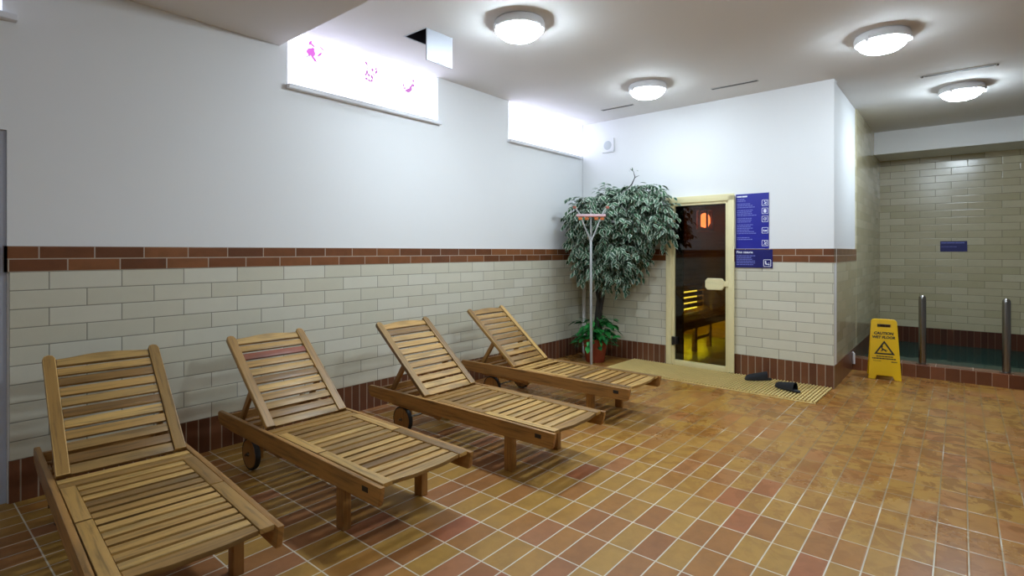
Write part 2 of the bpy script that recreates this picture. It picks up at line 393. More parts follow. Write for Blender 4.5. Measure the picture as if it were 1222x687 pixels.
# high windows: pane, sill, orchid film
def window(i, x0, x1, label, sx0, sx1):
    w = structure(mk('window_%d' % i, M_whiteflat, [((x0, YL + 0.03, ZS), (x0 + 0.012, YL + 0.2, H)), ((x1 - 0.012, YL + 0.03, ZS), (x1, YL + 0.2, H)), ((x0, YL + 0.03, ZS), (x1, YL + 0.2, ZS + 0.01)), ((x0, YL + 0.03, H - 0.008), (x1, YL + 0.2, H))]), label, 'window')
    mk('pane', M_window, [((x0 + 0.012, YL + 0.018, ZS + 0.01), (x1 - 0.012, YL + 0.03, H - 0.008))], parent=w)
    mk('sill', M_whiteflat, [((sx0, YL - 0.035, ZS - 0.028), (sx1, YL + 0.02, ZS + 0.006))], parent=w, bevel=0.004)
    return w
w1 = window(1, *W1, 'bright frosted window with three pink orchid decals', 2.01, 3.56)
window(2, *W2, 'bright frosted window in the corner above the potted tree', 4.60, 6.10)
window(3, *W3, 'bright window strip at the upper left edge', -1.0, 0.50)
def petal(m, cx, cz, ln, wd, ang):
    pts = [(ln * (t - 0.5), wd * 0.5 * math.sin(PI * t) ** 0.8) for t in [i / 6 for i in range(7)]]
    lp = pts + [(x, -y) for x, y in pts[-2:0:-1]]
    m.poly([lp], 0.002, Matrix.Translation((cx, YL + 0.0165, cz)) @ Matrix.Rotation(PI / 2, 4, 'X') @ Matrix.Rotation(ang, 4, 'Z'))
def orchid(cx, cz, petals, stalk, pale):
    m = MB()
    for dx, dz, ln, wd, a in petals: petal(m, cx + dx * 1.25, cz + dz * 1.15, ln * (1.5 if pale else 1.15), wd * (1.7 if pale else 1.0), R(a))
    f = m.build('orchid_decal', M_flower if not pale else M_flower2, w1)
    if stalk:
        s = MB()
        for dx, dz, ln, a in stalk: petal(s, cx + dx, cz + dz, ln, 0.009, R(a))
        s.build('orchid_stalk', M_stalk, f)
orchid(2.233, 2.925, [(-.02, .055, .045, .022, 60), (-.005, .045, .05, .018, -30), (-.02, 0, .07, .045, 30), (-.005, -.01, .06, .05, 80), (.005, -.045, .06, .022, -40),
                     (-.03, -.02, .05, .02, 110), (.045, -.005, .055, .018, 45), (.055, .045, .045, .010, -40), (.065, .04, .04, .008, -25), (.0, .02, .03, .02, 0), (.02, -.06, .06, .006, 0)], [(-.05, -.05, .05, 40)], False)
orchid(2.764, 2.905, [(-.03, .055, .03, .012, -50), (-.025, -.01, .028, .014, 80), (-.035, -.03, .02, .012, 40), (-.01, -.028, .022, .014, 120), (.015, -.035, .03, .014, -50), (-.03, -.06, .022, .012, 20),
                     (-.005, -.068, .03, .01, -20), (.015, -.062, .022, .012, 70), (.02, .02, .022, .016, 90), (.05, .035, .02, .01, 40), (.052, .012, .03, .014, 60), (.03, -.015, .02, .008, -30)], [(-.06, .025, .03, 70), (-.028, .02, .07, 90)], True)
orchid(3.166, 2.885, [(.06, .05, .022, .014, 80), (.05, .01, .03, .014, 60), (.065, .012, .022, .012, -70), (.035, -.02, .04, .022, 80), (.015, -.04, .05, .022, 20), (-.02, -.03, .022, .012, 60), (-.03, -.01, .022, .012, -60), (.0, -.045, .03, .014, 10)],
       [(.02, -.16, .2, 90), (-.05, .03, .06, -60)], True)

# left door, set into its opening
d1 = structure(mk('door_1', M_door, [((-0.46, YL + 0.055, 0.03), (0.425, YL + 0.095, 1.985))], bevel=0.003), 'blue grey door leaf at the left edge of the view', 'door')
mk('door_frame', M_door, [((0.425, YL + 0.03, 0), (0.461, YL + 0.1, 2.0)), ((-0.5, YL + 0.03, 0), (-0.462, YL + 0.1, 2.0)), ((-0.462, YL + 0.03, 1.988), (0.425, YL + 0.1, 2.0))], parent=d1)
mk('threshold', M_black, [((-0.462, YL + 0.04, -0.01), (0.425, YL + 0.1, 0.012))], parent=d1)
structure(mk('wall_passage', M_door, [((-0.6, YL + 0.2, 0), (0.6, YL + 0.25, 2.1))]), 'wall behind the left door', 'wall')

# sauna door: pale frame, smoked glass leaf
def at(o): o.location = P0; o.rotation_euler = (0, 0, RB); return o
m = MB()
m.board((-0.03, DY0, 0.02), (0.10, DY0 + 0.085, DZ), 2, 0.004); m.board((-0.03, DY1 - 0.09, 0.02), (0.10, DY1, DZ), 2, 0.004)
m.board((-0.03, DY0, DZ - 0.085), (0.10, DY1, DZ + 0.005), 1, 0.004); m.board((-0.022, DY0 + 0.07, 0.012), (0.10, DY1 - 0.07, 0.075), 1, 0.004)
m.board((-0.042, DY0 - 0.012, 0.02), (-0.030, DY0 + 0.055, DZ), 2, 0.003); m.board((-0.042, DY1 - 0.055, 0.02), (-0.030, DY1 + 0.012, DZ), 2, 0.003); m.board((-0.042, DY0 - 0.012, DZ - 0.055), (-0.030, DY1 + 0.012, DZ + 0.018), 1, 0.003)
d2 = structure(at(m.build('door_2', M_pine, None, 35)), 'sauna door with smoked glass in a pale wooden frame', 'door')
GY0, GY1, GZ0, GZ1 = DY0 + 0.088, DY1 - 0.094, 0.08, DZ - 0.09
mk('glass_pane', M_glass, [((-0.006, GY0, GZ0), (0.002, GY1, GZ1))], parent=d2)
mk('jamb_seal', M_black, [((0.004, GY1 - 0.078, GZ0), (0.05, GY1 + 0.004, GZ1)), ((0.004, GY0 - 0.004, GZ1 - 0.012), (0.02, GY1, GZ1 + 0.004))], parent=d2)
for z in (0.30, 1.62):
    h = MB(); h.box((-0.045, GY1 - 0.03, z - 0.045), (0.006, GY1 + 0.03, z + 0.045), 0.006); h.tube([(-0.045, GY1 + 0.018, z - 0.05), (-0.045, GY1 + 0.018, z + 0.05)], 0.012, 10)
    h.build('hinge', M_black, d2, 40)
h = MB()
oct_ = [(-0.105, -0.035), (-0.08, -0.065), (0.08, -0.065), (0.105, -0.035), (0.105, 0.035), (0.08, 0.065), (-0.08, 0.065), (-0.105, 0.035)]
MH = Matrix.Translation((-0.03, GY0 + 0.115, 0.985)) @ Matrix.Rotation(PI / 2, 4, 'Z') @ Matrix.Rotation(PI / 2, 4, 'X')
h.poly([oct_], 0.034, MH, 0.007, grain=0)
h.build('handle', M_pine, d2, 40)
h = MB(); h.box((-0.045, DY0 + 0.045, 0.96), (-0.02, DY0 + 0.10, 1.02), 0.006); h.build('latch', M_pine, d2, 40)
h = MB(); h.poly([oct_], 0.02, Matrix.Translation((0.013, GY0 + 0.115, 0.985)) @ Matrix.Rotation(PI / 2, 4, 'Z') @ Matrix.Rotation(PI / 2, 4, 'X'), 0.004, grain=0); h.build('handle', M_pine, d2, 40)

# sauna cabin behind the glass (same frame)
SX1, SY0, SY1, SH = 2.35, 0.15, 2.75, 2.15
sw = structure(mk('wall_sauna', M_saunaw, [((SX1, SY0, 0), (SX1 + 0.06, SY1, SH)), ((0.14, SY1, 0), (SX1 + 0.06, SY1 + 0.06, SH)), ((0.14, SY0 - 0.01, 0), (SX1 + 0.06, SY0 + 0.03, SH))], P0, RB), 'wood panelled sauna cabin walls', 'wall')
structure(mk('ceiling_sauna', M_saunaw, [((0.13, SY0, SH), (SX1 + 0.06, SY1 + 0.06, SH + 0.06))], P0, RB), 'sauna cabin ceiling', 'ceiling')
structure(mk('floor_sauna', tiles('sauna_floor_tile', 0.2, 0.2, 0, 0.006, [(0, lin(128, 128, 84)), (1, lin(150, 146, 96))], lin(150, 140, 110), 0.35), [((0.0, SY0, -0.1), (SX1 + 0.06, SY1 + 0.06, 0.012))], P0, RB), 'sauna cabin floor', 'floor')
bn = at(thing('sauna_bench', 'dark slatted sauna bench behind the glass door, lit yellow from below', 'bench'))
m = MB()
for i in range(4): m.board((0.30, 1.78 + i * 0.115, 0.40), (SX1 - 0.03, 1.88 + i * 0.115, 0.432), 0)
m.build('seat', M_saunaw, bn, 35)
m = MB(); m.board((0.30, 1.755, 0.335), (SX1 - 0.03, 1.78, 0.438), 0); m.build('front_rail', M_saunaw, bn, 35)
for x in (0.95, 1.45):
    m = MB(); m.board((x, 1.785, 0.012), (x + 0.06, 1.84, 0.40), 2); m.build('leg', M_saunaw, bn, 35)
m = MB(); m.board((1.01, 1.80, 0.16), (1.45, 1.825, 0.20), 0); m.build('stretcher', M_saunaw, bn, 35)
m = MB()
for z in (0.50, 0.585, 0.67, 0.755): m.board((0.30, 2.24, z), (SX1 - 0.03, 2.262, z + 0.060), 0)
m.build('skirt_slats', M_saunaw, bn, 35)
m = MB()
for i in range(4): m.board((0.30, 2.24 + i * 0.115, 0.82), (SX1 - 0.03, 2.34 + i * 0.115, 0.85), 0)
m.build('upper_seat', M_saunaw, bn, 35)
m = MB(); m.board((0.30, 2.66, 1.15), (SX1 - 0.03, 2.685, 1.25), 0); m.board((0.30, 2.66, 1.32), (SX1 - 0.03, 2.685, 1.42), 0)
for x in (0.5, 1.2, 1.9): m.board((x, 2.685, 0.9), (x + 0.05, 2.745, 1.45), 2)
m.build('backrest', M_saunaw, bn, 35)
m = MB(); m.box((0.35, 2.31, 0.46), (SX1 - 0.08, 2.33, 0.80), 0.003); m.build('light_strip', M_skirtled, bn)
m = MB(); m.box((0.7, 2.10, 0.30), (SX1 - 0.15, 2.14, 0.325), 0.003); m.build('light_strip', M_led, bn)
ln = at(thing('sauna_lantern', 'glowing red slatted lantern hanging inside the dark sauna', 'lamp'))
LX, LY, LZ = 1.95, 2.06, 1.82
m = MB(); m.lathe([(0, -0.11), (0.05, -0.095), (0.08, -0.04), (0.075, 0.05), (0.04, 0.10), (0, 0.11)], 20, Matrix.Translation((LX, LY, LZ))); m.build('bulb', M_bulb, ln, 60)
m = MB()
for kx in range(7):
    a = kx * 2 * PI / 7 + 0.2
    x, y = LX + 0.12 * math.cos(a), LY + 0.12 * math.sin(a)
    m.board((x - 0.012, y - 0.012, LZ - 0.15), (x + 0.012, y + 0.012, LZ + 0.15), 2, 0.002)
m.build('slat_cage', M_saunaw, ln, 35)
m = MB()
for z in (-0.15, 0.15):
    m = MB(); m.lathe([(0.10, z - 0.01), (0.14, z - 0.01), (0.14, z + 0.01), (0.10, z + 0.01), (0.10, z - 0.01)], 8, Matrix.Translation((LX, LY, LZ))); m.build('ring', M_saunaw, ln)
m = MB(); m.tube([(LX, LY, LZ + 0.07), (LX, LY, SH)], 0.008, 6); m.build('cord', M_black, ln)

# ------------------------------------------------------------------ ceiling fittings
def lamp(x, y, label, first=[None], z=H, soft=False):
    if first[0] is None:
        t = thing('ceiling_lamp', label, 'lamp', (x, y, H), 0, 'round flush ceiling lamps')
        m = MB(); m.lathe([(0, 0), (0.17, 0), (0.182, -0.006), (0.19, -0.03), (0.188, -0.062), (0.178, -0.068), (0.165, -0.062), (0.165, -0.03), (0, -0.03)], 48); m.build('housing', M_white, t, 50)
        m = MB(); m.lathe([(0.164, -0.05), (0.164, -0.072), (0.150, -0.098), (0.115, -0.122), (0.06, -0.136), (0, -0.140)], 48); m.build('diffuser', M_lamp, t, 60)
        for a in (0.6, 2.7, 4.8):
            m = MB(); m.box((0.172, -0.012, -0.085), (0.194, 0.012, -0.045), 0.004, Matrix.Rotation(a, 4, 'Z')); m.build('clip', M_white, t)
        first[0] = t
    else:
        t = copy_tree(first[0]); t.location = (x, y, z); t['label'] = label
    if soft:
        for ch in t.children:
            if ch.name.startswith('diffuser'): ch.data = ch.data.copy(); ch.data.materials[0] = M_lampsoft
    return t
lamp(3.07, 2.50, 'round white ceiling lamp nearest the open ceiling hatch')
lamp(5.08, 2.45, 'round white ceiling lamp between the corner window and the sauna wall', soft=True)
lamp(5.08, 0.47, 'larger round ceiling lamp at the upper right, in front of the long metal vent', soft=True)
lamp(7.20, -0.01, 'round ceiling lamp beyond the metal vent, nearest the pool beam')
lamp(-0.9, 0.47, 'added ceiling lamp at the left end, outside the view, brightening the room', z=2.89, soft=True)  # unseen lamp added to brighten the left wall and door
lamp(3.07, 0.47, 'added ceiling lamp overhead to the right, outside the view, brightening the room')  # unseen lamp added to lift the room's brightness

def vent(x, y0, y1, label, screws=False):
    t = thing('ceiling_vent', label, 'vent', (x, (y0 + y1) / 2, H), 0, 'linear ceiling vents'); L = (y1 - y0) / 2
    m = MB(); w = 0.022
    for a, b in (((-w, -L, -0.006), (-w + 0.004, L, 0)), ((w - 0.004, -L, -0.006), (w, L, 0)), ((-w, -L, -0.006), (w, -L + 0.008, 0)), ((-w, L - 0.008, -0.006), (w, L, 0))): m.box(a, b)
    m.build('frame', M_ventrim, t)
    m = MB(); m.box((-w + 0.004, -L + 0.008, -0.005), (w - 0.004, L - 0.008, 0)); m.build('slot', M_slot, t)
    if screws:
        for s in (-1, 1):
            m = MB(); m.lathe([(0, -0.014), (0.010, -0.013), (0.014, -0.006), (0.014, 0)], 16, Matrix.Translation((0, s * (L + 0.012), 0))); m.build('screw', M_steel, t, 50)
vent(5.64, 1.54, 2.00, 'thin dark ceiling vent between the two middle lamps, above the sauna door')
vent(5.64, 2.90, 3.31, 'short thin ceiling vent near the corner window')
vent(6.555, -0.245, 0.274, 'long metal ceiling vent with bright end screws at the upper right', True)

t = thing('ceiling_hatch', 'small white ceiling access hatch hanging open above the first window', 'hatch', ((HX0 + HX1) / 2, HY0, H))
hx = (HX1 - HX0) / 2; hy = HY1 - HY0
m = MB()
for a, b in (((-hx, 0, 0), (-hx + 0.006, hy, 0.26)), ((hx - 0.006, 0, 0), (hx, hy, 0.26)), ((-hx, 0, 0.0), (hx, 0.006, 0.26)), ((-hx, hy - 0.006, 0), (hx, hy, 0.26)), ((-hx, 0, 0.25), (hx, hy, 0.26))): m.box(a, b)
m.build('shaft', M_dark, t)  # shade of the unlit shaft is put into its wall colour
m = MB()
for a, b in (((-hx - 0.008, -0.008, -0.004), (-hx, hy + 0.008, 0.0)), ((hx, -0.008, -0.004), (hx + 0.008, hy + 0.008, 0.0)), ((-hx, hy, -0.004), (hx, hy + 0.008, 0.0)), ((-hx, -0.008, -0.004), (hx, 0, 0))): m.box(a, b)
m.build('frame', M_grey, t)
m = MB(); m.box((-hx, -0.010, -0.245), (hx, 0.0, -0.002), 0.002); fl = m.build('flap', M_flap, t)
m = MB(); m.box((-0.02, -0.016, -0.240), (0.02, -0.010, -0.228), 0.002); m.build('catch', M_grey, fl)

# small square vent on the sauna wall
t = thing('wall_vent', 'small white square wall vent near the corner above the potted tree', 'vent', P0, RB)
m = MB(); m.box((-0.012, 2.465, 2.635), (0.012, 2.645, 2.815), 0.008); m.build('cover', M_whiteflat, t, 40)
m = MB(); m.lathe([(0, 0.003), (0.05, 0.003), (0.058, 0.0), (0.058, -0.002)], 28, Matrix.Translation((-0.012, 2.555, 2.725)) @ Matrix.Rotation(-PI / 2, 4, 'Y')); m.build('grille', M_grey, t, 40)

# ------------------------------------------------------------------ signs
FACE = lambda x, y, z: Matrix.Translation((x, y, z)) @ Matrix.Rotation(-PI / 2, 4, 'Z') @ Matrix.Rotation(PI / 2, 4, 'X')   # text on a wall that looks to -x
def bars(m, x, yl, z, widths, h=0.009):
    """one line of tiny unreadable print; yl is the left end"""
    y = yl
    for w in widths: m.box((x - 0.001, y - w, z), (x, y, z + h)); y -= w + 0.004
def words(total, rg):
    o = []; s = 0
    while True:
        w = rg.uniform(0.012, 0.035)
        if s + w > total: break
        o.append(w); s += w + 0.004
    return o
def rrect(w, h, r, n=4):
    o = []
    for cx, cy, a0 in ((w - r, h - r, 0), (-w + r, h - r, 90), (-w + r, -h + r, 180), (w - r, -h + r, 270)):
        for i in range(n + 1): a = R(a0 + 90 * i / n); o.append((cx + r * math.cos(a), cy + r * math.sin(a)))
    return o
def disc(cx, cy, r, n=14): return [(cx + r * math.cos(2 * PI * i / n), cy + r * math.sin(2 * PI * i / n)) for i in range(n)]
rg = random.Random(3)
def pictogram(parent, x, y, z, s, kind):
    m = MB(); MF = FACE(x, y, z)
    m.poly([rrect(s, s, s * 0.2), rrect(s * 0.86, s * 0.86, s * 0.14)], 0.0016, MF)
    q = lambda pts: [(a * s, b * s) for a, b in pts]
    if kind == 'figure':
        m.poly([q([(-.55, -.7), (-.1, .0), (.05, .25), (.3, .2), (.7, -.1), (.6, -.25), (.25, .0), (.15, -.2), (.6, -.7), (.3, -.7), (0, -.3)])], 0.0016, MF); m.poly([disc(-.12 * s, .52 * s, .2 * s)], 0.0016, MF); m.poly([disc(.55 * s, .5 * s, .14 * s)], 0.0016, MF)
    elif kind == 'shower': m.poly([rrect(s * 0.45, s * 0.6, s * 0.25)], 0.0016, MF)
    elif kind == 'ring': m.poly([disc(0, 0, .5 * s), disc(0, 0, .36 * s)], 0.0016, MF); m.poly([q([(-.1, -.1), (.5, .55), (.58, .45), (0, -.25)])], 0.0016, MF)
    elif kind == 'bed': m.poly([q([(-.6, -.35), (.65, -.35), (.65, .1), (.0, .1), (-.1, -.1), (-.6, -.1)])], 0.0016, MF); m.poly([disc(-.4 * s, .12 * s, .16 * s)], 0.0016, MF)
    elif kind == 'seat': m.poly([q([(-.6, .6), (-.3, .6), (-.22, -.1), (.2, -.25), (.6, -.2), (.6, -.6), (.4, -.6), (.35, -.45), (-.4, -.45), (-.55, -.1)])], 0.0016, MF); m.poly([disc(.4 * s, .05 * s, .1 * s)], 0.0016, MF)
    return m.build('pictogram', M_ink, parent)
t = thing('information_sign', 'tall blue sign with white pictograms right of the sauna door', 'sign', P0, RB)
yl, yr, z0, z1 = 0.940, 0.600, 1.374, 1.975; sxf = 0.004
m = MB(); m.box((sxf, yr, z0), (0.012, yl, z1), 0.001); m.build('panel', M_blue, t)
m = MB(); bars(m, sxf, yl - 0.012, z1 - 0.035, [0.05, 0.055], 0.014)
m.build('heading', M_ink, t)
m = MB(); z = z1 - 0.062
for blk in ((2, .13), (0, 0), (3, .19), (0, 0), (4, .20), (0, 0), (3, .18), (0, 0), (6, .20), (0, 0), (0, 0), (2, .18)):
    if blk[0] == 0: z -= 0.014; continue
    for i in range(blk[0]): bars(m, sxf, yl - 0.012, z, words(blk[1] * rg.uniform(0.7, 1.05), rg), 0.008); z -= 0.0185
bars(m, sxf, yl - 0.005, z0 + 0.002, [0.09, 0.2], 0.007)
m.build('small_print', M_inkdim, t)
for z, kd in ((1.868, 'figure'), (1.782, 'shower'), (1.696, 'ring'), (1.575, 'bed'), (1.440, 'figure')): pictogram(t, sxf, yr + 0.038, z, 0.032, kd)
t = thing('information_sign', 'smaller wide blue sign below the tall one, reaching onto the brown band', 'sign', P0, RB)
yl, yr, z0, z1 = 0.942, 0.560, 1.176, 1.372; sxf = -0.010
m = MB(); m.box((sxf, yr, z0), (-0.003, yl, z1), 0.001); m.build('panel', M_navy, t)
m = MB(); m.text('Finn szauna', 0.037, 0.002, FACE(sxf, yl - 0.014, z1 - 0.040), align='LEFT'); m.build('heading', M_ink, t)
m = MB()
for i, wv in enumerate((.20, .17, .19, .22, .20, .20)): bars(m, sxf, yl - 0.014, z1 - 0.072 - i * 0.019, words(wv, rg), 0.008)
m.build('small_print', M_inkdim, t)
pictogram(t, sxf, yr + 0.052, z0 + 0.052, 0.038, 'seat')
# little sign on the pool wall: (1137..1166, 288..300) px
t = thing('notice_plate', 'small dark blue plate on the tiled wall behind the pool', 'sign', (XP, 0, 0))
m = MB(); m.box((-0.008, -0.075, 1.35), (0.002, 0.225, 1.50), 0.001); pl = m.build('panel', M_navy, t)
m = MB(); bars(m, -0.008, 0.212, 1.468, [0.06, 0.09, 0.10], 0.014); m.build('heading', M_inkdim, t)
m = MB(); bars(m, -0.008, 0.212, 1.415, [0.03, 0.05, 0.04, 0.04], 0.006); m.build('small_print', M_inkdim, t)
m = MB()
m.build('pictogram', M_inkdim, t) if False else m.bm.free()

# ------------------------------------------------------------------ sun loungers
XR, TR = 0.29, 0.025
MYZ = Matrix(((0, 0, 1, 0), (1, 0, 0, 0), (0, 1, 0, 0), (0, 0, 0, 1)))     # outline (y,z) extruded along x
MXY = Matrix.Identity(4)
def seat_front(m_slats):
    """front section: curved end slat and seven slats between the side boards"""
    n = 16; xs = [-0.205 + 0.41 * i / n for i in range(n + 1)]
    fr = [(x, 0.024 - 0.018 * (0.5 + 0.5 * math.cos(PI * x / 0.205)) ** 0.8 + 0.003 * math.cos(2 * PI * x / 0.205)) for x in xs]
    m_slats.poly([fr + [(0.205, 0.080), (-0.205, 0.080)]], 0.020, Matrix.Translation((0, 0, 0.306)), 0.003, grain=0)
    for i in range(7):
        y = 0.096 + i * 0.0690
        m_slats.board((-0.206, y, 0.302), (0.206, y + 0.0500, 0.315), 0)
def seat_rear(m_slats, broken=False):
    for i in range(6):
        y = 0.583 + i * 0.0705; w = 0.0510
        if broken and i == 5: w = 0.018
        m_slats.board((-0.206, y, 0.302), (0.206, y + w, 0.315), 0)
    for i in range(2):
        y = 1.010 + i * 0.068
        m_slats.board((-0.262, y, 0.302), (0.262, y + 0.0515, 0.315), 0)
def lounger():
    t = thing('sun_lounger', '', 'sun lounger', (0, 0, 0), 0, 'slatted wooden sun loungers along the long wall')
    for s in (-1, 1):
        m = MB(); x = s * (XR - TR / 2)
        prof = [(0.0, 0.313), (0.002, 0.290), (0.016, 0.232), (0.026, 0.222), (0.30, 0.220), (0.90, 0.224), (1.55, 0.222), (1.735, 0.232), (1.765, 0.262), (1.768, 0.300), (1.750, 0.315), (0.9, 0.319)]
        m.poly([prof], TR, Matrix.Translation((x, 0, 0)) @ MYZ, 0.004, grain=0)
        r = m.build('side_rail', M_rail, t, 40)
        if s < 0:
            m = MB(); m.box((-XR - 0.002, 0.095, 0.266), (-XR + 0.002, 0.140, 0.290), 0.001); p = m.build('plaque', M_black, r); p['label'] = 'small dark plaque'
            m = MB(); m.box((-XR - 0.003, 0.104, 0.272), (-XR - 0.0015, 0.131, 0.276)); m.box((-XR - 0.003, 0.110, 0.281), (-XR - 0.0015, 0.125, 0.284)); 
            m.bm.free()
    for s in (-1, 1):
        m = MB(); x = s * (XR - TR - 0.0225); m.board((x - 0.0215, 0.335, 0), (x + 0.0215, 0.400, 0.296), 2, 0.004); m.build('leg', M_rail, t, 40)
    m = MB(); m.board((-0.222, 0.352, 0.205), (0.222, 0.376, 0.290), 0); m.build('crossbar', M_rail, t, 40)
    m = MB(); m.board((-0.265, 1.715, 0.236), (0.265, 1.740, 0.286), 0); m.build('crossbar', M_rail, t, 40)
    m = MB(); m.board((-0.265, 0.560, 0.235), (0.265, 0.600, 0.295), 0); m.build('crossbar', M_rail, t, 40)
    for s in (-1, 1):      # notched rails that carry the backrest prop
        m = MB(); x = s * 0.252
        prof = [(0.98, 0.206), (0.995, 0.186), (1.02, 0.19), (1.05, 0.198), (1.5, 0.205), (1.58, 0.235), (1.60, 0.262), (1.54, 0.262)]
        for i in range(5): y = 1.48 - i * 0.07; prof += [(y, 0.262), (y - 0.012, 0.245), (y - 0.03, 0.262)]
        prof += [(1.0, 0.255)]
        m.poly([prof], 0.022, Matrix.Translation((x, 0, 0)) @ MYZ, 0.0, grain=0); m.build('notched_rail', M_rail, t, 40)
    # seat sections
    m = MB(); seat_front(m); sf = m.build('front_seat', M_teak, t, 35)
    m = MB(); seat_rear(m); sr = m.build('rear_seat', M_teak, t, 35)
    for s in (-1, 1):
        a, b = (0.208, 0.262) if s > 0 else (-0.262, -0.208)
        m = MB(); m.board((a, 0.022, 0.298), (b, 0.572, 0.319), 1, 0.004); m.build('side_board', M_teak, sf, 35)
        m = MB(); m.board((a, 0.583, 0.298), (b, 1.000, 0.319), 1, 0.004); m.build('side_board', M_teak, sr, 35)
    # backrest
    ang = math.atan2(0.46, 0.56); MB_ = Matrix.Translation((0, 1.150, 0.318)) @ Matrix.Rotation(ang, 4, 'X')
    m = MB(); n = 16; xs = [-0.207 + 0.414 * i / n for i in range(n + 1)]
    top = [(x, 0.712 + 0.020 * (0.5 + 0.5 * math.cos(PI * x / 0.207)) ** 0.8) for x in xs]
    m.poly([[(-0.207, 0.664), (0.207, 0.664)] + top[::-1]], 0.018, MB_, 0.003, grain=0)
    for i in range(9):
        y = 0.060 + i * 0.0672
        m.board((-0.207, y, -0.005), (0.207, y + 0.0485, 0.009), 0, 0.003, MB_)
    m.board((-0.207, 0.0, -0.009), (0.207, 0.050, 0.009), 0, 0.003, MB_)
    br = m.build('backrest', M_teak, t, 35)
    for s in (-1, 1):
        a, b = (0.208, 0.262) if s > 0 else (-0.262, -0.208); c = (a + b) / 2
        m = MB(); w = 0.027
        prof = [(c - w, 0.0), (c + w, 0.0), (c + w, 0.715), (c + w * 0.7, 0.735), (c, 0.742), (c - w * 0.7, 0.735), (c - w, 0.715)]
        m.poly([prof], 0.030, MB_ @ Matrix.Translation((0, 0, 0.002)), 0.005, grain=1); m.build('stile', M_teak, br, 40)
    for s in (-1, 1):
        m = MB(); p0 = Vector((0, 1.585, 0.250)); p1 = MB_ @ Vector((0, 0.32, -0.02)); d = p1 - p0; L = d.length
        Ms = Matrix.Translation(Vector((s * 0.222, 0, 0)) + p0) @ Matrix.Rotation(-math.atan2(d.y, d.z), 4, 'X')
        m.board((-0.011, -0.018, 0), (0.011, 0.018, L), 2, 0.003, Ms); m.build('prop', M_rail, t, 40)
    m = MB(); m.tube([(-0.262, 1.585, 0.262), (0.262, 1.585, 0.262)], 0.012, 10); m.build('prop_bar', M_rail, t, 50)
    # rear wheels on their posts
    for s in (-1, 1):
        m = MB(); x = s * 0.176; m.board((x - 0.015, 1.40, 0.06), (x + 0.015, 1.46, 0.262), 2, 0.003); m.build('wheel_post', M_rail, t, 40)
    m = MB(); m.board((-0.245, 1.405, 0.262), (0.245, 1.455, 0.290), 0); m.build('crossbar', M_rail, t, 40)
    m = MB(); m.tube([(-0.262, 1.43, 0.098), (0.262, 1.43, 0.098)], 0.008, 10); m.build('axle', M_steel, t, 50)
    for s in (-1, 1):
        Mw = Matrix.Translation((s * 0.222, 1.43, 0.098)) @ Matrix.Rotation(s * PI / 2, 4, 'Y')
        m = MB(); m.lathe([(0, -0.017), (0.084, -0.017), (0.088, -0.012), (0.088, 0.012), (0.084, 0.017), (0, 0.017)], 36, Mw); wv = m.build('wheel', M_rail, t, 40)
        m = MB(); m.lathe([(0.087, -0.015), (0.094, -0.016), (0.098, -0.010), (0.098, 0.010), (0.094, 0.016), (0.087, 0.015)], 36, Mw); m.build('tire', M_rubber, wv, 40)
        m = MB(); m.lathe([(0.014, 0.017), (0.012, 0.026), (0, 0.028)], 16, Mw); m.build('hub_cap', M_steel, wv, 50)
    return t
spots = [((0.714, 1.985), R(-4.0), 'nearest wooden sun lounger at the far left, cut off by the bottom edge'),
         ((1.716, 1.940), R(-0.6), 'second sun lounger from the left, with a reddish slat high in its backrest'),
         ((2.772, 1.765), R(0.2), 'third sun lounger from the left, standing just before the farthest one'),
         ((3.937, 1.905), R(0.9), 'farthest wooden sun lounger, next to the potted tree, with a wide gap between seat slats')]
proto = lounger(); loungers = [proto] + [copy_tree(proto) for _ in spots[1:]]
for o, (p, a, lb) in zip(loungers, spots):
    o.location = (p[0], p[1], 0); o.rotation_euler = (0, 0, a); o['label'] = lb
m = MB(); seat_rear(m, True); tmp = m.build('rear_seat', M_teak, None, 35)
gap_mesh = tmp.data; bpy.data.objects.remove(tmp)
for ch in loungers[3].children:
    if ch.name.startswith('rear_seat'): ch.data = gap_mesh
# the reddish slat on the second lounger
M_redslat = wood('reddish_teak', [(0, lin(142, 76, 52)), (1, lin(150, 84, 56))])
for ch in loungers[1].children:
    if ch.name.startswith('backrest'):
        me = ch.data.copy(); me.materials.append(M_redslat); ch.data = me
        ang = math.atan2(0.46, 0.56); y0 = 0.060 + 7 * 0.0672
        inv = (Matrix.Translation((0, 1.150, 0.318)) @ Matrix.Rotation(ang, 4, 'X')).inverted()
        for p in me.polygons:
            c = inv @ p.center
            if y0 - 0.004 < c.y < y0 + 0.06: p.material_index = 1

# ------------------------------------------------------------------ mat, slippers
t = thing('bath_mat', 'long cream ribbed plastic mat along the foot of the sauna wall', 'mat', P0, RB)
m = MB(); x0, x1, y0, y1 = -0.70, -0.012, 0.02, 2.16
ny = int((y1 - y0) / 0.030)
for i in range(ny + 1):
    y = y0 + (y1 - y0) * i / ny
    m.tube([(x0, y, 0.0115), (x1, y, 0.0115)], 0.0075, 6)
m.build('ribs', M_mat, t, 70)
m = MB()
nx = 11
for i in range(nx + 1):
    x = x0 + (x1 - x0) * i / nx
    m.box((x - 0.009, y0 - 0.008, 0.0), (x + 0.009, y1 + 0.008, 0.007), 0.002)
m.build('cross_strips', M_mat, t, 40)

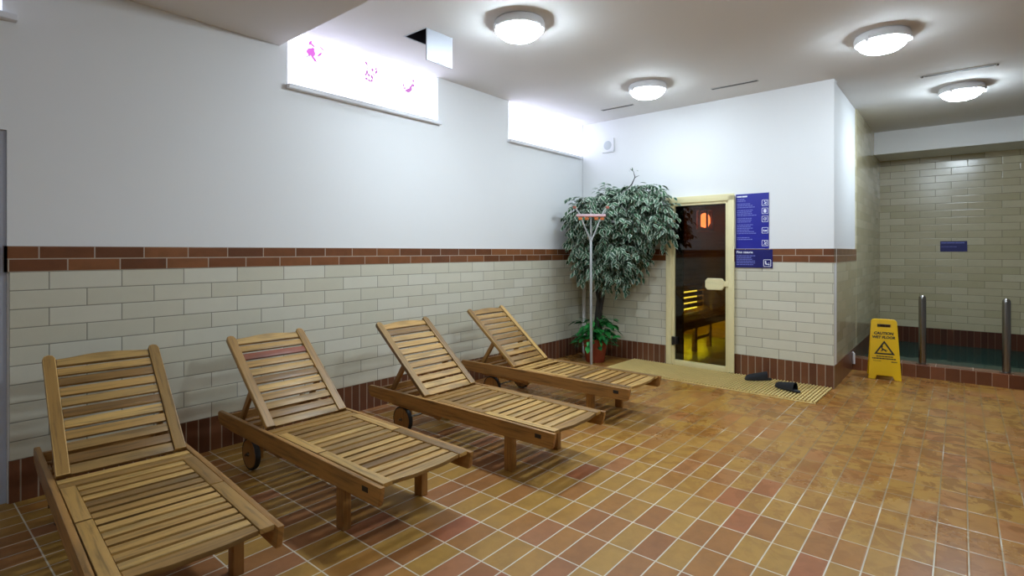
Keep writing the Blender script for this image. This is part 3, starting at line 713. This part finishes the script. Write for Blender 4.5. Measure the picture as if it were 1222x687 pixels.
def slipper(loc, rz, label, roll=0.0):
    t = thing('slipper', label, 'slipper', loc, rz, 'black slippers on the mat')
    def outline(sc=1.0):
        o = []
        for i in range(28):
            a = 2 * PI * i / 28; y = 0.14 * math.cos(a); wd = 0.046 + 0.010 * math.cos(a) + 0.006 * math.cos(2 * a)
            o.append((wd * math.sin(a) * sc, y * sc))
        return o
    m = MB(); m.poly([outline()], 0.020, Matrix.Translation((0, 0, 0.0105)), 0.006); m.build('sole', M_sole, t, 50)
    # upper: a closed toe cap over the front half
    m = MB(); N, K = 12, 10; rings = []
    for i in range(N + 1):
        y = -0.085 + 0.222 * i / N; f = i / N
        a = math.acos(max(-1, min(1, y / 0.14))); w = (0.046 + 0.010 * math.cos(a) + 0.006 * math.cos(2 * a)) * math.sin(a) + 0.004
        hh = 0.078 * (1 - 0.5 * f) * (1 if f < 0.8 else math.sqrt(max(0.02, 1 - ((f - 0.8) / 0.2) ** 2)))
        rings.append([(w * math.cos(PI * k / K), y, 0.012 + hh * math.sin(PI * k / K) ** 0.75) for k in range(K + 1)])
    ins = [[(x * 0.88, y + (0.0 if i else 0), 0.012 + (z - 0.012) * 0.86) for x, y, z in rg_] for i, rg_ in enumerate(rings)]
    vo = [[m.bm.verts.new(p) for p in rg_] for rg_ in rings]; vi = [[m.bm.verts.new(p) for p in rg_] for rg_ in ins]
    for A, fl in ((vo, 0), (vi, 1)):
        for i in range(N):
            for kk in range(K): m.bm.faces.new((A[i][kk], A[i][kk + 1], A[i + 1][kk + 1], A[i + 1][kk]))
    for kk in range(K): m.bm.faces.new((vo[0][kk], vo[0][kk + 1], vi[0][kk + 1], vi[0][kk])); m.bm.faces.new((vo[N][kk], vo[N][kk + 1], vi[N][kk + 1], vi[N][kk]))
    m.build('upper', M_felt, t, 60)
    return t
slipper((5.895, 1.605, 0.019), R(40), 'black slipper lying against the brown base tiles, nearer the sauna door')
slipper((5.66, 1.275, 0.019), R(-28), 'black slipper near the front edge of the mat, nearer the outer wall corner')

# ------------------------------------------------------------------ wet floor sign
t = thing('wet_floor_sign', 'yellow folding wet floor sign standing before the pool kerb', 'sign', (6.842, 0.610, 0), math.atan2(0.047, 0.287) - 0)
# local frame: y to the left, x away from the viewer; panel leans back
t.rotation_euler = (0, 0, R(9.0))
LH = 0.635
def panel_outline():
    wb, wt = 0.145, 0.112
    o = [(-wb, 0), (-0.085, 0), (-0.068, 0.042), (0.068, 0.042), (0.085, 0), (wb, 0), (wb - 0.004, 0.06), (wt + 0.002, LH - 0.025), (wt - 0.010, LH - 0.006), (wt - 0.03, LH), (-wt + 0.03, LH), (-wt + 0.010, LH - 0.006), (-wt - 0.002, LH - 0.025), (-wb + 0.004, 0.06)]
    return o
slot = [(-0.060, LH - 0.090), (0.060, LH - 0.090), (0.060, LH - 0.052), (-0.060, LH - 0.052)]
lean = R(11)
FR = Matrix.Rotation(-PI / 2, 4, 'Z') @ Matrix.Rotation(PI / 2, 4, 'X')        # upright outline that looks to -x
MFp = Matrix.Rotation(lean, 4, 'Y') @ FR
m = MB(); m.poly([panel_outline(), slot], 0.014, MFp, 0.003); fp = m.build('front_panel', M_yellow, t, 45)
xo = 2 * LH * math.sin(lean) + 0.02
MBk = Matrix.Translation((xo, 0, 0)) @ Matrix.Rotation(-lean, 4, 'Y') @ FR
m = MB(); m.poly([panel_outline(), slot], 0.014, MBk, 0.003); m.build('back_panel', M_yellow, t, 45)
m = MB(); hz = LH * math.cos(lean) - 0.008; m.tube([(xo / 2, -0.085, hz), (xo / 2, 0.085, hz)], 0.010, 12); m.build('hinge_bar', M_yellow, t, 45)
def on_panel(y, z): return MFp @ Matrix.Translation((y, z, 0.0075))
m = MB(); m.text('CAUTION', 0.038, 0.0012, on_panel(-0.006, 0.472), 0.15, bold=0.05); m.text('WET FLOOR', 0.036, 0.0012, on_panel(-0.006, 0.430), 0.15, bold=0.05); m.build('lettering', M_print, fp)
m = MB(); m.poly([[(-0.092, 0.262), (0.092, 0.262), (0.0, 0.408)], [(-0.064, 0.278), (0.064, 0.278), (0.0, 0.380)]], 0.0012, on_panel(0, 0))
fig = [(-.030, .336), (-.020, .338), (-.008, .322), (.010, .314), (.028, .308), (.030, .302), (.012, .304), (.020, .290), (.014, .287), (.002, .303), (-.012, .308), (-.018, .295), (-.036, .291), (-.037, .297), (-.024, .301), (-.022, .318)]
m.poly([fig], 0.0012, on_panel(0, 0)); m.poly([disc(-.020, .346, .009)], 0.0012, on_panel(0, 0)); m.build('warning_triangle', M_print, fp)
m = MB(); rg2 = random.Random(5)
def pbars(m, x0, x1, z, h):
    x = x0
    while x < x1 - 0.008:
        w = min(rg2.uniform(0.010, 0.026), x1 - x); m.poly([[(x, z), (x + w, z), (x + w, z + h), (x, z + h)]], 0.0012, on_panel(0, 0)); x += w + 0.003
pbars(m, -0.072, 0.074, 0.236, 0.010); pbars(m, -0.108, 0.108, 0.212, 0.013); pbars(m, -0.10, -0.03, 0.190, 0.004); pbars(m, 0.058, 0.108, 0.184, 0.010); m.build('small_print', M_print, fp)

# ------------------------------------------------------------------ steel posts on the kerb
def post(y, label, first=[None]):
    if first[0] is None:
        t = thing('steel_post', label, 'post', (7.30, y, 0.135), 0, 'steel posts on the pool kerb')
        m = MB(); m.lathe([(0, 0), (0.034, 0), (0.034, 0.70), (0.031, 0.722), (0.022, 0.738), (0, 0.745)], 28); m.build('tube', M_steel, t, 50)
        m = MB(); m.lathe([(0.034, 0.0), (0.055, 0.0), (0.057, 0.006), (0.034, 0.010)], 28); m.build('base_flange', M_steel, t, 40)
        first[0] = t
    else:
        t = copy_tree(first[0]); t.location = (7.30, y, 0.135); t['label'] = label
post(0.315, 'upright steel post on the pool kerb, nearer the yellow sign')
post(-0.355, 'upright steel post on the pool kerb, at the right edge of the view')

# white stub at the wall foot, white pipe in the corner
m = MB(); m.tube([(7.185, YS - 0.02, 0.07), (7.185, YS - 0.02, 0.19)], 0.014, 10); m.tube([(7.185, YS - 0.02, 0.19), (7.185, YS - 0.005, 0.20)], 0.012, 8)
tag(m.build('pipe_stub', M_white, None, 50), 'short white pipe stub on the wall behind the yellow sign', 'pipe')
m = MB(); m.tube([(6.08, 3.84, 0.0), (6.08, 3.84, 1.36)], 0.024, 14)
tag(m.build('corner_pipe', M_white, None, 50), 'white vertical pipe in the corner behind the potted tree', 'pipe')

# ------------------------------------------------------------------ potted tree
PX, PY = 5.715, 3.45
Fv = Vector((0.7667, 0.642, 0)); Rv = Vector((0.642, -0.7667, 0))
t = thing('potted_tree', 'leafy variegated fig tree with drooping crown in a terracotta pot in the corner', 'plant', (PX, PY, 0))
m = MB(); m.lathe([(0, 0), (0.108, 0), (0.114, 0.01), (0.146, 0.245), (0.156, 0.247), (0.160, 0.285), (0.152, 0.29), (0.142, 0.28), (0.138, 0.25), (0, 0.25)], 40); m.build('pot', M_terra, t, 40)
m = MB(); m.lathe([(0.139, 0.252), (0.06, 0.262), (0, 0.268)], 24); m.build('soil', M_soil, t)
tr = MB(); rt = random.Random(11)
def L(s, tt, z): return Rv * s + Fv * tt + Vector((0, 0, z))
for kx in range(3):          # three twisted stems
    pts = []; rad = []
    for i in range(15):
        z = 0.24 + i * 0.068; a = kx * 2 * PI / 3 + z * 5.0; rr = 0.034 + 0.014 * math.sin(z * 7 + kx)
        pts.append(L(0.03 + 0.05 * (z - 0.25) + rr * math.cos(a), rr * math.sin(a), z)); rad.append(0.030 - 0.010 * i / 14)
    tr.tube(pts, rad, 8)
branch_ends = [(-0.25, 0.0, 1.75), (0.1, -0.1, 1.95), (0.45, -0.15, 1.85), (0.8, -0.25, 1.80), (-0.15, -0.15, 1.35), (0.5, -0.1, 1.35), (0.25, 0.05, 2.05), (0.30, -0.22, 1.25)]
for s, tt, z in branch_ends:
    a = L(0.06, 0, 1.05); b = L(s, tt, z); mid = (a + b) / 2 + Vector((0, 0, 0.12))
    tr.tube([a.lerp(mid, q * 2) if q < 0.5 else mid.lerp(b, q * 2 - 1) for q in [i / 8 for i in range(9)]], [0.018 - 0.0015 * i for i in range(9)], 6)
# bare twig standing above the crown
tr.tube([L(0.32, -0.05, 1.95), L(0.36, -0.05, 2.10), L(0.44, -0.05, 2.17), L(0.48, -0.05, 2.26), L(0.46, -0.05, 2.33), L(0.42, -0.05, 2.36)], [0.010, 0.009, 0.008, 0.006, 0.004, 0.003], 5)
tr.tube([L(0.47, -0.05, 2.25), L(0.53, -0.05, 2.28)], [0.005, 0.002], 5)
tr.build('trunk', M_bark, t, 60)
lf = MB()
def leaf(m, p, d, n, ln, wd):
    d = d.normalized(); s = d.cross(n)
    if s.length < 1e-3: s = d.orthogonal()
    s.normalize(); n = s.cross(d).normalized()
    prof = [(0.0, 0.10), (0.30, 0.95), (0.62, 0.80), (1.0, 0.03)]
    rows = []
    for tt, w in prof:
        c = p + d * (ln * tt) - n * (ln * 0.16 * tt * tt)
        rows.append([m.bm.verts.new(c - s * (wd * w) + n * (wd * 0.22 * w)), m.bm.verts.new(c), m.bm.verts.new(c + s * (wd * w) + n * (wd * 0.22 * w))])
    for i in range(3):
        for j in range(2):
            f = m.bm.faces.new((rows[i][j], rows[i][j + 1], rows[i + 1][j + 1], rows[i + 1][j]))
            for l, (a, b) in zip(f.loops, ((i, j), (i, j + 1), (i + 1, j + 1), (i + 1, j))):
                l[m.uv].uv = (prof[a][0], 0.5 + (b - 1) * 0.5)
def inside(w):
    X, Y = PX + w.x, PY + w.y
    return X < P0[0] + 0.027 * (Y - YS) - 0.035 and Y < YL - 0.03
# crown lobes: (s, t, z) centre and radii along image right, depth, height
lobes = [((0.20, -0.06, 1.78), (0.50, 0.32, 0.34), 330), ((-0.11, 0.0, 1.62), (0.20, 0.22, 0.34), 130), ((0.60, -0.26, 1.82), (0.20, 0.22, 0.32), 130), ((0.68, -0.30, 1.68), (0.13, 0.16, 0.24), 60),
         ((0.28, -0.10, 1.34), (0.32, 0.24, 0.22), 150), ((0.22, -0.10, 1.14), (0.20, 0.17, 0.17), 70), ((-0.08, -0.06, 1.24), (0.13, 0.15, 0.24), 65), ((0.16, -0.05, 2.02), (0.15, 0.13, 0.13), 40), ((0.56, -0.24, 2.06), (0.16, 0.14, 0.12), 45)]
def twig(p, dirv, n, sprout=False):
    d = dirv.normalized(); step = 0.030
    for i in range(n):
        d = (d + Vector((rt.uniform(-.12, .12), rt.uniform(-.12, .12), -0.13))).normalized(); p = p + d * step
        if not inside(p): break
        side = d.cross(Vector((0, 0, 1)))
        if side.length < 0.1: side = Vector((1, 0, 0))
        side.normalize()
        sg = 1 if i % 2 else -1
        ld = (d * 0.7 + side * sg * 0.8 + Vector((rt.uniform(-.3, .3), rt.uniform(-.3, .3), -0.35 + rt.uniform(-.25, .25)))).normalized()
        ln = rt.uniform(0.068, 0.094)
        if inside(p + ld * ln): leaf(lf, p, ld, (Vector((0, 0, 1)) + Vector((rt.uniform(-.5, .5), rt.uniform(-.5, .5), 0)) - Fv * 0.35), ln, ln * rt.uniform(0.25, 0.31))
for (c, rr, n) in lobes:
    for _ in range(n):
        while True:
            v = Vector((rt.gauss(0, 1), rt.gauss(0, 1), rt.gauss(0, 1))).normalized()
            if v.y < 0.55 or rt.random() < 0.3: break
        q = rt.uniform(0.62, 0.98)
        p = L(c[0] + v.x * rr[0] * q, c[1] + v.y * rr[1] * q, c[2] + v.z * rr[2] * q)
        if not inside(p): continue
        dv = Rv * v.x * 0.8 + Fv * v.y * 0.8 + Vector((0, 0, 0.35 * v.z - 0.05))
        twig(p - dv.normalized() * 0.07, dv, rt.randint(5, 8))
twig(L(-0.10, -0.05, 1.98), -Rv + Vector((0, 0, 0.75)), 9); twig(L(-0.06, -0.05, 1.95), -Rv + Vector((0, 0, 0.35)), 8)
for s in (0.45, 0.42, 0.52): leaf(lf, L(s, -0.05, 2.33), Vector((rt.uniform(-.5, .5), rt.uniform(-.5, .5), 0.3)), Vector((0, 0, 1)), 0.05, 0.009)
lf.build('foliage', M_leaf, t, 80)
gl_ = MB(); ru = random.Random(23)
for i in range(130):          # bright green undergrowth spilling over the rim
    a = ru.uniform(0, 2 * PI); r0 = ru.uniform(0.03, 0.12); h0 = 0.30 + ru.uniform(-0.09, 0.24); r1 = r0 + ru.uniform(0.02, 0.14) if h0 > 0.3 else ru.uniform(0.18, 0.23)
    p = Vector((r1 * math.cos(a), r1 * math.sin(a), h0))
    if not inside(p + Vector((0.1 * math.cos(a), 0.1 * math.sin(a), 0))): continue
    ln = ru.uniform(0.07, 0.125); d = Vector((math.cos(a), math.sin(a), ru.uniform(-0.9, 0.35)))
    gl_.tube([Vector((r0 * 0.4 * math.cos(a), r0 * 0.4 * math.sin(a), 0.265)), p * 0.5 + Vector((0, 0, h0 * 0.5 + 0.02)), p], 0.003, 4)
    leaf(gl_, p, d, Vector((0, 0, 1)) + Vector((ru.uniform(-.4, .4), ru.uniform(-.4, .4), 0)), ln, ln * 0.36)
gl_.build('undergrowth', M_pothos, t, 80)

# ------------------------------------------------------------------ floor squeegee leaning in the corner
b0 = Vector((5.085, 3.118, 0.0)); top = Vector((5.285, 3.245, 1.480))
t = thing('floor_squeegee', 'long grey squeegee pole standing head up in front of the potted tree', 'squeegee', b0)
tp = top - b0
m = MB(); m.tube([(0, 0, 0), tp * 0.5, tp], 0.0155, 14); m.build('pole', M_alu, t, 50)
m = MB(); m.lathe([(0, -0.002), (0.018, 0.0), (0.018, 0.06), (0.016, 0.062)], 14); m.build('end_cap', M_alu, t, 50)
hb = tp + Vector((0, 0, 0.285)); hw = 0.165
m = MB()
for s in (-1, 1): m.tube([tp + Vector((0, 0, -0.02)), tp + Vector((0, 0, 0.05)) + Rv * s * 0.03, hb + Rv * s * 0.125, hb + Rv * s * 0.150 + Vector((0, 0, 0.05)), hb + Rv * s * 0.185 + Vector((0, 0, 0.085))], [0.012, 0.010, 0.009, 0.009, 0.008], 8)
m.tube([tp + Vector((0, 0, -0.02)), hb + Vector((0, 0, 0.07))], [0.011, 0.007], 8); m.build('bracket', M_alu, t, 50)
ar = math.atan2(Rv.y, Rv.x); Mh = Matrix.Translation(hb) @ Matrix.Rotation(ar, 4, 'Z')
m = MB(); m.box((-hw, -0.020, -0.012), (hw, 0.012, 0.014), 0.004, Mh); hd = m.build('head', M_pinkw, t, 40)
m = MB(); m.box((-hw, -0.026, -0.020), (hw, -0.012, -0.010), 0.003, Mh); m.build('rubber_blade', M_red, hd, 40)
for xq in (-0.125, -0.05, 0.06, 0.125):
    m = MB(); m.box((xq - 0.022, -0.022, -0.055), (xq + 0.022, 0.004, -0.024), 0.006, Mh); m.build('rusty_clamp', M_rust, hd, 40)
for s in (-1, 1):
    m = MB(); m.box((-0.02, -0.014, -0.014), (0.02, 0.014, 0.014), 0.005, Matrix.Translation(hb + Rv * s * 0.188 + Vector((0, 0, 0.09))) @ Matrix.Rotation(ar, 4, 'Z')); m.build('tip', M_red, t, 40)

# ------------------------------------------------------------------ camera, world, view
cam = bpy.data.cameras.new('camera'); co = bpy.data.objects.new('camera', cam); C.objects.link(co)
co.location = (0, 0, 1.35); co.rotation_euler = (PI / 2, 0, R(39.94 - 90))
cam.sensor_fit = 'HORIZONTAL'; cam.sensor_width = 36; cam.lens = 36 * 639 / 1222; cam.shift_y = -43.5 / 1222; cam.clip_start = 0.02
bpy.context.scene.camera = co
wd = bpy.data.worlds.new('world'); bpy.context.scene.world = wd; wd.use_nodes = True
wd.node_tree.nodes['Background'].inputs[0].default_value = (0.05, 0.05, 0.06, 1)
vs = bpy.context.scene.view_settings
vs.view_transform = 'Standard'; vs.look = 'None'; vs.gamma = 1; vs.exposure = 0.20; vs.use_curve_mapping = False
cy = bpy.context.scene.cycles
cy.max_bounces = 10; cy.diffuse_bounces = 6; cy.transparent_max_bounces = 12; cy.caustics_reflective = False; cy.caustics_refractive = False
cy.use_denoising = True
